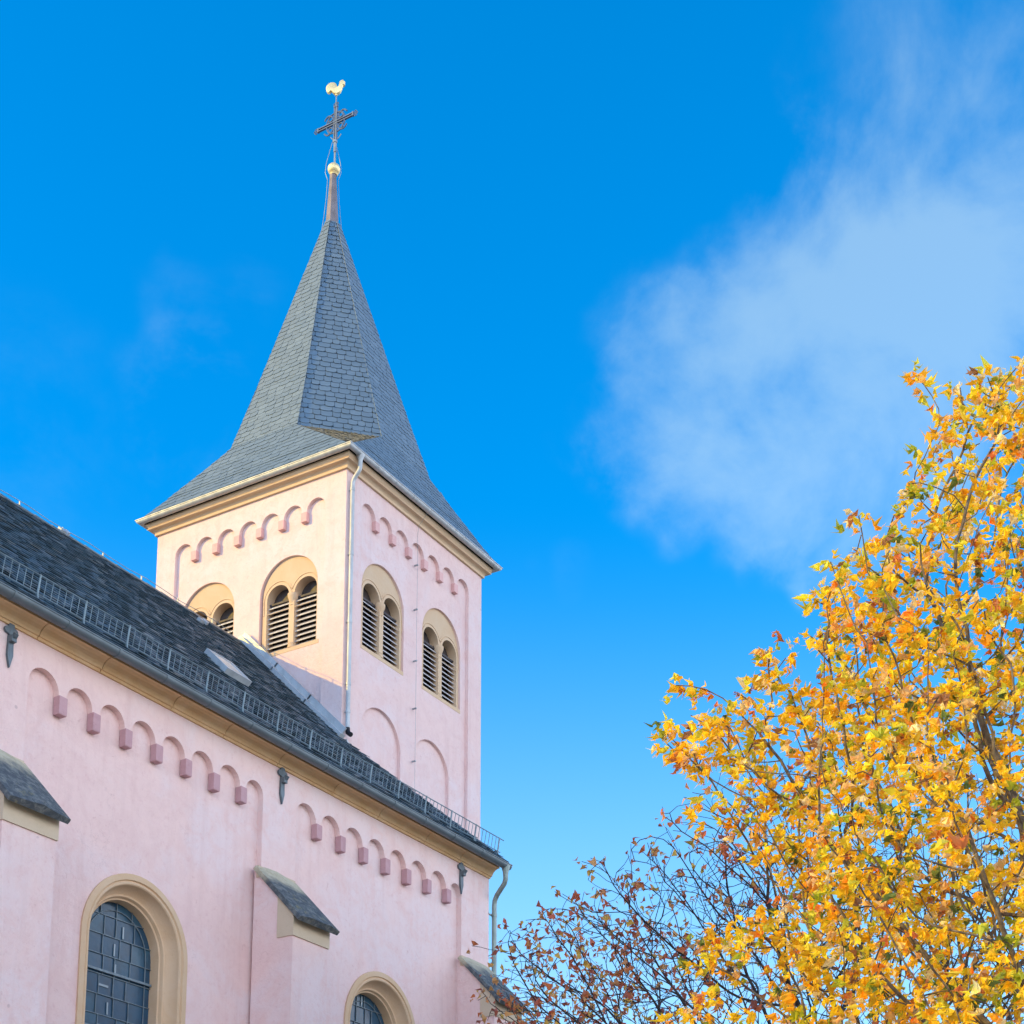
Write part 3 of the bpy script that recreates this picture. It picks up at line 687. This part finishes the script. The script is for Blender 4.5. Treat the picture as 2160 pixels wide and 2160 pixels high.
rb.loft([[(xx, YE, ZE - .005), (xx, YE + .04, ZE - .09), (xx, WY - .3, ZE - .09), (xx, WY - .3, ZE + .02)] for xx in (XL - .2, XE)], True, True)
rb.build('roof_boarding', UNDER, nr)
rc = MB()
for i in range(40):
    a_ = XL - .2 + i * .41
    if a_ + .4 < .0:
        rc.loft([[(xx, YR + dy, ZR + dz + e_) for dy, dz in ((-.13, -.10), (-.12, -.075), (0, .035), (.12, -.075), (.13, -.10), (0, .01))] for xx, e_ in ((a_, .012), (a_ + .42, 0))], True, True)
rc.build('ridge_slates', SLATEB, nr)
rw = MB(); rw.tube([(XL - .2 + i * .5, YR, ZR + .11 + .02 * math.sin(i * 1.9)) for i in range(33)], .007, 5)
for i in range(1, 16): rw.bar((XL - .2 + i * 1.03, YR, ZR), (XL - .2 + i * 1.03, YR, ZR + .12), .01)
rw.build('ridge_wire', WIRE, nr)
for xx, yy, sx_ in ((-5.15, YR - .06, .06), (-1.75, YR - .42, .06)):
    zz = roof_z(yy) + .05; wh = MB()
    wh.obox((xx, yy, zz), (sx_, 0, 0), (0, .04, .04), (0, -.03, .03)); wh.obox((xx + sx_ * 1.3, yy - .05, zz), (.03, 0, .01), (0, .06, .06), (0, -.02, .02))
    wh.build('roof_vent', ZINC, nr)
sk = MB(); dn = Vector((0, 1, SL)).normalized(); nm = Vector((0, -SL, 1)).normalized(); c0 = Vector((-3.42, 0.02, roof_z(.02)))
for sx_, st_, ox, ot in ((.035, .36, -.30, 0), (.035, .36, .30, 0), (.265, .035, 0, -.325), (.265, .035, 0, .325)):
    sk.obox(c0 + Vector((ox, 0, 0)) + dn * ot + nm * .06, Vector((sx_, 0, 0)), dn * st_, nm * .06)
sky_ = sk.build('skylight', ZINC, nr)
g_ = MB(); g_.obox(c0 + nm * .10, (.265, 0, 0), dn * .29, nm * .008); g_.build('skylight_pane', HATCH, sky_)
fl = MB()                                                 # metal flashing where the roof meets the tower
a_, b_ = Vector((-.08, YR - .02, ZR + .05)), Vector((-.08, -.06, roof_z(-.06) + .06))
dd = (b_ - a_)
for i in range(3):
    p, q = a_ + dd * (i / 3), a_ + dd * ((i + 1) / 3 + .01)
    fl.bar(p + nm * .012 * (2 - i), q + nm * .012 * (2 - i), .075, .045, up=(0, -SL, 1))
    fl.bar(p + Vector((.055, 0, .10)), q + Vector((.055, 0, .10)), .018, .10, up=(0, -SL, 1))
fl.obox((.55, -.10, roof_z(-.10) - .30), (.55, 0, -.32), (0, .06, .02), (0, 0, .02))
fl.build('flashing', ZINC, nr)
# gutter, snow guard, downpipe
gn = MB(); gy, gz, gr = -1.93, -7.985, .092
gprof = half_pipe(0, 0, gr)
gn.loft([[(xx, gy - n, gz + z) for n, z in gprof] for xx in (XL - .2, XE + .05)], True, True)
xx = XL
while xx < XE:
    gn.loft([[(xx + d, gy - n, gz + z) for n, z in ring(0, 0, gr + .009)] + [(xx + d, gy, gz + .004)] for d in (-.02, .02)], True, True); xx += 1.02
gno = gn.build('gutter', ZINCD, nave, smooth=True)
sg = MB(); yb, zb_ = -1.83, roof_z(-1.83) + .07; hb = .27; tl = -.05
sg.tube([(XL, yb, zb_), (XE - .12, yb, zb_)], .009, 6); sg.tube([(XL, yb + tl, zb_ + hb), (XE - .06, yb + tl, zb_ + hb)], .010, 6)
sg.tube([(XL, yb + tl * .5, zb_ + hb * .5), (XL + .01, yb + tl * .5, zb_ + hb * .5)], .004, 4)
n_b = int((XE - .15 - XL) / .128)
for i in range(n_b + 1):
    xx = XL + i * .128; sg.tube([(xx, yb, zb_), (xx, yb + tl, zb_ + hb)], .0068, 5)
sgo = sg.build('snow_guard', GUARD, nave)
xx = XL + .4; i = 0
while xx < XE:
    br = MB(); br.tube([(xx, yb + .06, roof_z(yb + .06) + .03), (xx, yb + .02, zb_ - .02), (xx, yb - .02, zb_ - .06), (xx, yb - .005, zb_ - .01), (xx, yb + tl, zb_ + hb + .015)], .016, 6)
    br.build('bracket', GUARD, sgo); xx += .895; i += 1
dn_ = MB()
xo = 3.14
dn_.lathe((xo, -1.94, 0), [(.05, -8.27), (.06, -8.15), (.09, -8.04), (.094, -8.0)], 14)
dn_.tube([(xo, -1.94, -8.20), (xo, -1.94, -8.30), (xo + .02, -1.90, -8.38), (xo + .10, -1.76, -8.46), (xo + .18, -1.62, -8.54), (xo + .225, -1.54, -8.63), (xo + .235, -1.52, -8.75), (xo + .235, -1.52, ZB)], .052, 14)
for z in (-8.95, -10.6, -12.6, -14.6): dn_.lathe((xo + .235, -1.52, 0), [(.052, z - .035), (.06, z - .035), (.06, z + .035), (.052, z + .035)], 14); dn_.box(3.17, xo + .235, -1.50, -1.46, z - .012, z + .012)
dn_.build('downpipe', ZINCG, nave, smooth=True)

# ================================================================== trees
def grow(base, trunk_top, attract, step, kill, reach, seed, inertia=.35, lift=(0, 0, 0), max_it=260, start_dirs=None):
    """space colonisation: returns node positions and parents"""
    r = np.random.default_rng(seed)
    nodes = [np.array(base, float)]; par = [-1]
    d = np.array(trunk_top, float) - nodes[0]; L = np.linalg.norm(d); d /= L
    k = int(L / step)
    for i in range(k):
        nodes.append(nodes[-1] + d * step + r.normal(0, step * .06, 3) * np.array([1, 1, .2])); par.append(len(nodes) - 2)
    dirs = [d] * len(nodes)
    at = attract.copy(); best = np.full(len(at), 1e9); bi = np.zeros(len(at), int)
    def upd(idx):
        for j in idx:
            q = np.linalg.norm(at - nodes[j], axis=1); m_ = q < best; best[m_] = q[m_]; bi[m_] = j
    upd(range(max(0, k - 4), len(nodes)))
    from collections import defaultdict
    cnt = defaultdict(int); arr = np.zeros((60000, 3)); arr[:len(nodes)] = np.array(nodes)
    for it in range(max_it):
        bad = []
        if len(at) == 0: break
        act = best < reach * (1 + 8 * (it < 25))
        if not act.any(): break
        new = []
        for j in np.unique(bi[act]):
            v = at[act & (bi == j)] - nodes[j]; v = (v / np.linalg.norm(v, axis=1)[:, None]).sum(0)
            n_ = np.linalg.norm(v)
            if n_ < 1e-6: continue
            v = v / n_ + inertia * dirs[j] + np.array(lift) + r.normal(0, .13, 3); v /= np.linalg.norm(v)
            p = nodes[j] + v * step
            if cnt[j] >= 4 or np.min(np.linalg.norm(arr[:len(nodes)] - p, axis=1)) < step * .45: bad.append(j); continue
            cnt[j] = cnt.get(j, 0) + 1; arr[len(nodes)] = p; cnt[len(nodes)] = 0
            nodes.append(p); par.append(int(j)); dirs.append(v); new.append(len(nodes) - 1)
        if not new: break
        upd(new)
        keep = (best > kill) & ~np.isin(bi, bad)
        at, best, bi = at[keep], best[keep], bi[keep]
    return np.array(nodes), np.array(par), np.array(dirs)
def radii(par, tip, p=2.3, cap_=9):
    n = len(par); acc = np.zeros(n); kids = np.zeros(n, int)
    for i in range(n - 1, 0, -1):
        if kids[i] == 0: acc[i] = tip ** p
        acc[par[i]] += acc[i]; kids[par[i]] += 1
    return np.minimum(acc, cap_ ** p) ** (1 / p), kids
def branch_mesh(mb, N, par, R, kids, min_seg=4):
    ch = [[] for _ in N]
    for i in range(1, len(N)): ch[par[i]].append(i)
    def emit(path):
        pts = [Vector(N[i]) for i in path]; rr = [float(R[i]) for i in path]
        rr[0] = min(rr[0], rr[1] * 1.25) if len(rr) > 1 else rr[0]
        mb.tube(pts, rr, 8 if rr[0] > .05 else (5 if rr[0] > .015 else 4), False)
    stack = [(0, None)]
    while stack:
        s_, pr = stack.pop(); path = [s_] if pr is None else [pr, s_]; i = s_
        while ch[i]:
            c = sorted(ch[i], key=lambda q: -R[q])
            for q in c[1:]: stack.append((q, i))
            i = c[0]; path.append(i)
        if len(path) > 1: emit(path)

def leaf_frames(n): pass
class Leaves:
    def __init__(s): s.v = []; s.f = []; s.c = []
    def leaflet(s, p, d, side, L, wd, col, curl):
        """one folded, slightly rolled leaflet of four faces"""
        nrm = d.cross(side).normalized(); mid = p + d * L * .55 + nrm * curl * L * .18; tip = p + d * L - nrm * curl * L * .30
        l = p + d * L * .60 + side * wd + nrm * wd * .75; r = p + d * L * .60 - side * wd + nrm * wd * .75
        l2 = p + d * L * .25 + side * wd * .45 + nrm * wd * .25; r2 = p + d * L * .25 - side * wd * .45 + nrm * wd * .25
        o = len(s.v); s.v += [p, l2, l, tip, r, r2, mid]; s.f += [(o, o + 6, o + 2, o + 1), (o + 6, o + 3, o + 2), (o, o + 5, o + 4, o + 6), (o + 6, o + 4, o + 3)]
        s.c += [col] * 7
    def build(s, name, m, parent):
        off = parent_origin(parent) - Vector((0, 0, ZO))
        me = bpy.data.meshes.new(name); me.from_pydata([tuple(p - off) for p in s.v], [], s.f)
        at = me.attributes.new('leaf_tint', 'FLOAT_COLOR', 'POINT'); at.data.foreach_set('color', np.array([(*c, 1) for c in s.c], np.float32).ravel())
        o = bpy.data.objects.new(name, me); COL.objects.link(o); me.materials.append(m); o.parent = parent
        return o
def rand_dir(r, down=0.0):
    v = Vector(r.normal(0, 1, 3)); v.z -= down; return v.normalized()

# golden chestnut in the sun
CAMB = Vector((-24.7926, -19.0266, -ZO + 1.6)); FW = Vector((math.sin(YAW), math.cos(YAW), 0)); RT = Vector((math.cos(YAW), -math.sin(YAW), 0))
cb_ = Vector((-5.3, -14.9, -ZO))                          # foot of the trunk
chest = thing('chestnut_tree', 'golden autumn horse chestnut with dense yellow and orange leaves', 'tree', (cb_.x, cb_.y, 0))
def crown_points(cen, rh, rv, n, r, hollow=.35, top=1.0, extra=()):
    out = []
    while len(out) < n:
        q = r.uniform(-1, 1, 3); d_ = np.linalg.norm(q)
        if d_ > 1 or d_ < hollow and r.random() < .75: continue
        k = 1 - .22 * max(q[2], 0) ** 1.0 * top
        out.append(np.array(cen) + np.array([q[0] * rh * k, q[1] * rh * k, q[2] * rv]))
    for c, rad, m_ in extra:
        for _ in range(m_):
            q = r.normal(0, .45, 3); out.append(np.array(c) + q * rad)
    return np.array(out)
r1 = np.random.default_rng(3)
cc = cb_ + Vector((0, 0, 9.0))
lumps = []
for i in range(30):
    q = r1.normal(0, 1, 3); q /= np.linalg.norm(q)
    lumps.append((np.array(cc) + q * np.array([3.6 - 1.6 * max(q[2], 0), 3.6 - 1.6 * max(q[2], 0), 5.6]) * r1.uniform(.82, 1.0), .9, 36))
for a_, f_2, z_ in ((4.15, .2, 9.95), (3.7, -.2, 9.6), (3.3, .3, 10.4), (3.1, -.3, 9.2), (4.0, .2, 6.5), (3.5, -.3, 7.1), (3.0, .2, 5.9)): lumps.append((np.array(cb_ - RT * a_ + FW * f_2 + Vector((0, 0, z_))), .7, 60))
at = crown_points(cc, 3.75, 6.0, 3500, r1, .45, 2.1, lumps)
N, par, dirs = grow(cb_, cb_ + Vector((0, 0, 3.6)), at, .22, .30, 1.4, 5, .45, (0, 0, .05))
Rr, kids = radii(par, .0075, 2.35, .26)
tb = MB(); branch_mesh(tb, N, par, Rr, kids)
tb.build('trunk', BARK, chest, smooth=True, fix=False, angle=60)
YEL = [(.95, .62, .02), (.97, .72, .03), (.95, .52, .02), (.88, .34, .03), (.66, .24, .08), (.88, .58, .22), (.50, .54, .04), (.76, .70, .06), (.18, .25, .05), (.42, .20, .09), (.95, .78, .40)]
YW = np.array([30, 27, 8, 3, 3, 8, 8, 10, 3, 3, 8], float); YW /= YW.sum()
lv = Leaves(); tips = [i for i in range(len(N)) if Rr[i] < .017]
r2_ = np.random.default_rng(8)
dens = lambda p: .5 + .5 * math.sin(p[0] * 1.7 + 1.3 * math.sin(p[1] * 1.3)) * math.sin(p[1] * 1.9 + p[2] * 1.1) * math.cos(p[2] * 1.6 + p[0])
for i in tips:
    if kids[i] == 0: n_ = r2_.integers(4, 10)
    else: n_ = r2_.integers(1, 6) if r2_.random() < .95 * dens(N[i]) + .42 else 0
    if r2_.random() < .07: n_ = 0
    outw = (Vector(N[i]) - cc).normalized()
    for _ in range(n_):
        p = Vector(N[i]) + Vector(r2_.normal(0, .04, 3)); pd = rand_dir(r2_, .1); pet = r2_.uniform(.06, .15); hub = p + pd * pet
        c = np.array(YEL[r2_.choice(len(YEL), p=YW)]) * r2_.uniform(.8, 1.12)
        ax = (Vector((pd.x, pd.y, -.55)) + Vector(r2_.normal(0, .35, 3))).normalized(); sd_ = ax.cross(rand_dir(r2_)).normalized(); up = ax.cross(sd_)
        sc_ = r2_.uniform(.55, 1.12); nl = r2_.integers(4, 8)
        for q in range(nl):
            a_ = (q - (nl - 1) / 2) * r2_.uniform(.48, .62)
            d_ = (ax * math.cos(a_) + sd_ * math.sin(a_) + Vector((0, 0, -.55)) + Vector(r2_.normal(0, .26, 3))).normalized()
            want = SUN * .45 + outw * .4 + Vector(r2_.normal(0, .8, 3)); s2 = d_.cross(want).normalized()
            L = .165 * sc_ * (1 - .35 * abs(a_) / 1.6)
            cl_ = tuple(np.clip(c * r2_.uniform(.85, 1.12), 0, .95))
            lv.leaflet(hub, d_, s2, L, L * r2_.uniform(.13, .27), cl_, r2_.uniform(.6, 2.6))
lv.build('crown', LEAF, chest)
#print('chestnut nodes', len(N), 'leaf faces', len(lv.f))

# bare tree behind, with a few withered leaves
bb = Vector((1.4, -9.9, -ZO))
bare = thing('bare_tree', 'almost bare dark-twigged tree with withered brown leaves beside the church corner', 'tree', (bb.x, bb.y, 0))
r3 = np.random.default_rng(17)
bc = bb + Vector((0, 0, 7.9))
pts = crown_points(bc, 6.5, 4.6, 11000, r3, .5, .2)
pts = pts[pts[:, 2] > bc.z - 2.2]
kx = (pts - np.array(bc)) @ np.array(RT); ky = (pts - np.array(bc)) @ np.array(FW)
pts = pts[(np.abs(ky) < 4.2) & (pts[:, 2] + ZO < 10.0 + .6 * (kx + 5.0))]
N, par, dirs = grow(bb, bb + Vector((0, 0, 3.2)), pts, .2, .235, 1.4, 23, .9, (0, 0, .10))
Rr, kids = radii(par, .0065, 2.3, .24)
# short side twigs
ex_n, ex_p, ex_d = [], [], []
for i in range(len(N)):
    if Rr[i] < .03 and r3.random() < .36:
        d_ = dirs[i] + r3.normal(0, .45, 3) + np.array([0, 0, .10]); d_ /= np.linalg.norm(d_); j = i; p = N[i]
        for s_ in range(r3.integers(1, 4)):
            p = p + d_ * .15; ex_n.append(p); ex_p.append(j); ex_d.append(d_.copy()); j = len(N) + len(ex_n) - 1
            d_ = d_ + r3.normal(0, .15, 3); d_ /= np.linalg.norm(d_)
N = np.vstack([N, ex_n]); par = np.concatenate([par, ex_p]).astype(int); dirs = np.vstack([dirs, ex_d])
Rr, kids = radii(par, .0046, 2.42, .22)
tb = MB(); branch_mesh(tb, N, par, Rr, kids)
tb.build('trunk', BARKD, bare, smooth=True, fix=False, angle=60)
BRN = [(.72, .20, .07), (.60, .14, .07), (.74, .30, .10), (.78, .40, .14), (.46, .13, .08), (.80, .50, .10)]
lv = Leaves()
for i in [i for i in range(len(N)) if kids[i] == 0]:
    sx_ = float((N[i] - np.array(bc)) @ np.array(RT)); left = min(max((-sx_ - .6) / 4.5, 0), 1)
    if r3.random() > .12 + .95 * left: continue
    for _ in range(r3.integers(1, 5)):
        p = Vector(N[i]) + Vector(r3.normal(0, .05, 3)); d_ = rand_dir(r3, .8); s2 = d_.cross(rand_dir(r3)).normalized()
        L = r3.uniform(.08, .19); lv.leaflet(p, d_, s2, L, L * r3.uniform(.18, .34), tuple(np.array(BRN[r3.integers(0, 6)]) * r3.uniform(.8, 1.1)), r3.uniform(.4, 1.8))
lv.build('crown', LEAFB, bare)
#print('bare nodes', len(N), 'leaf faces', len(lv.f))
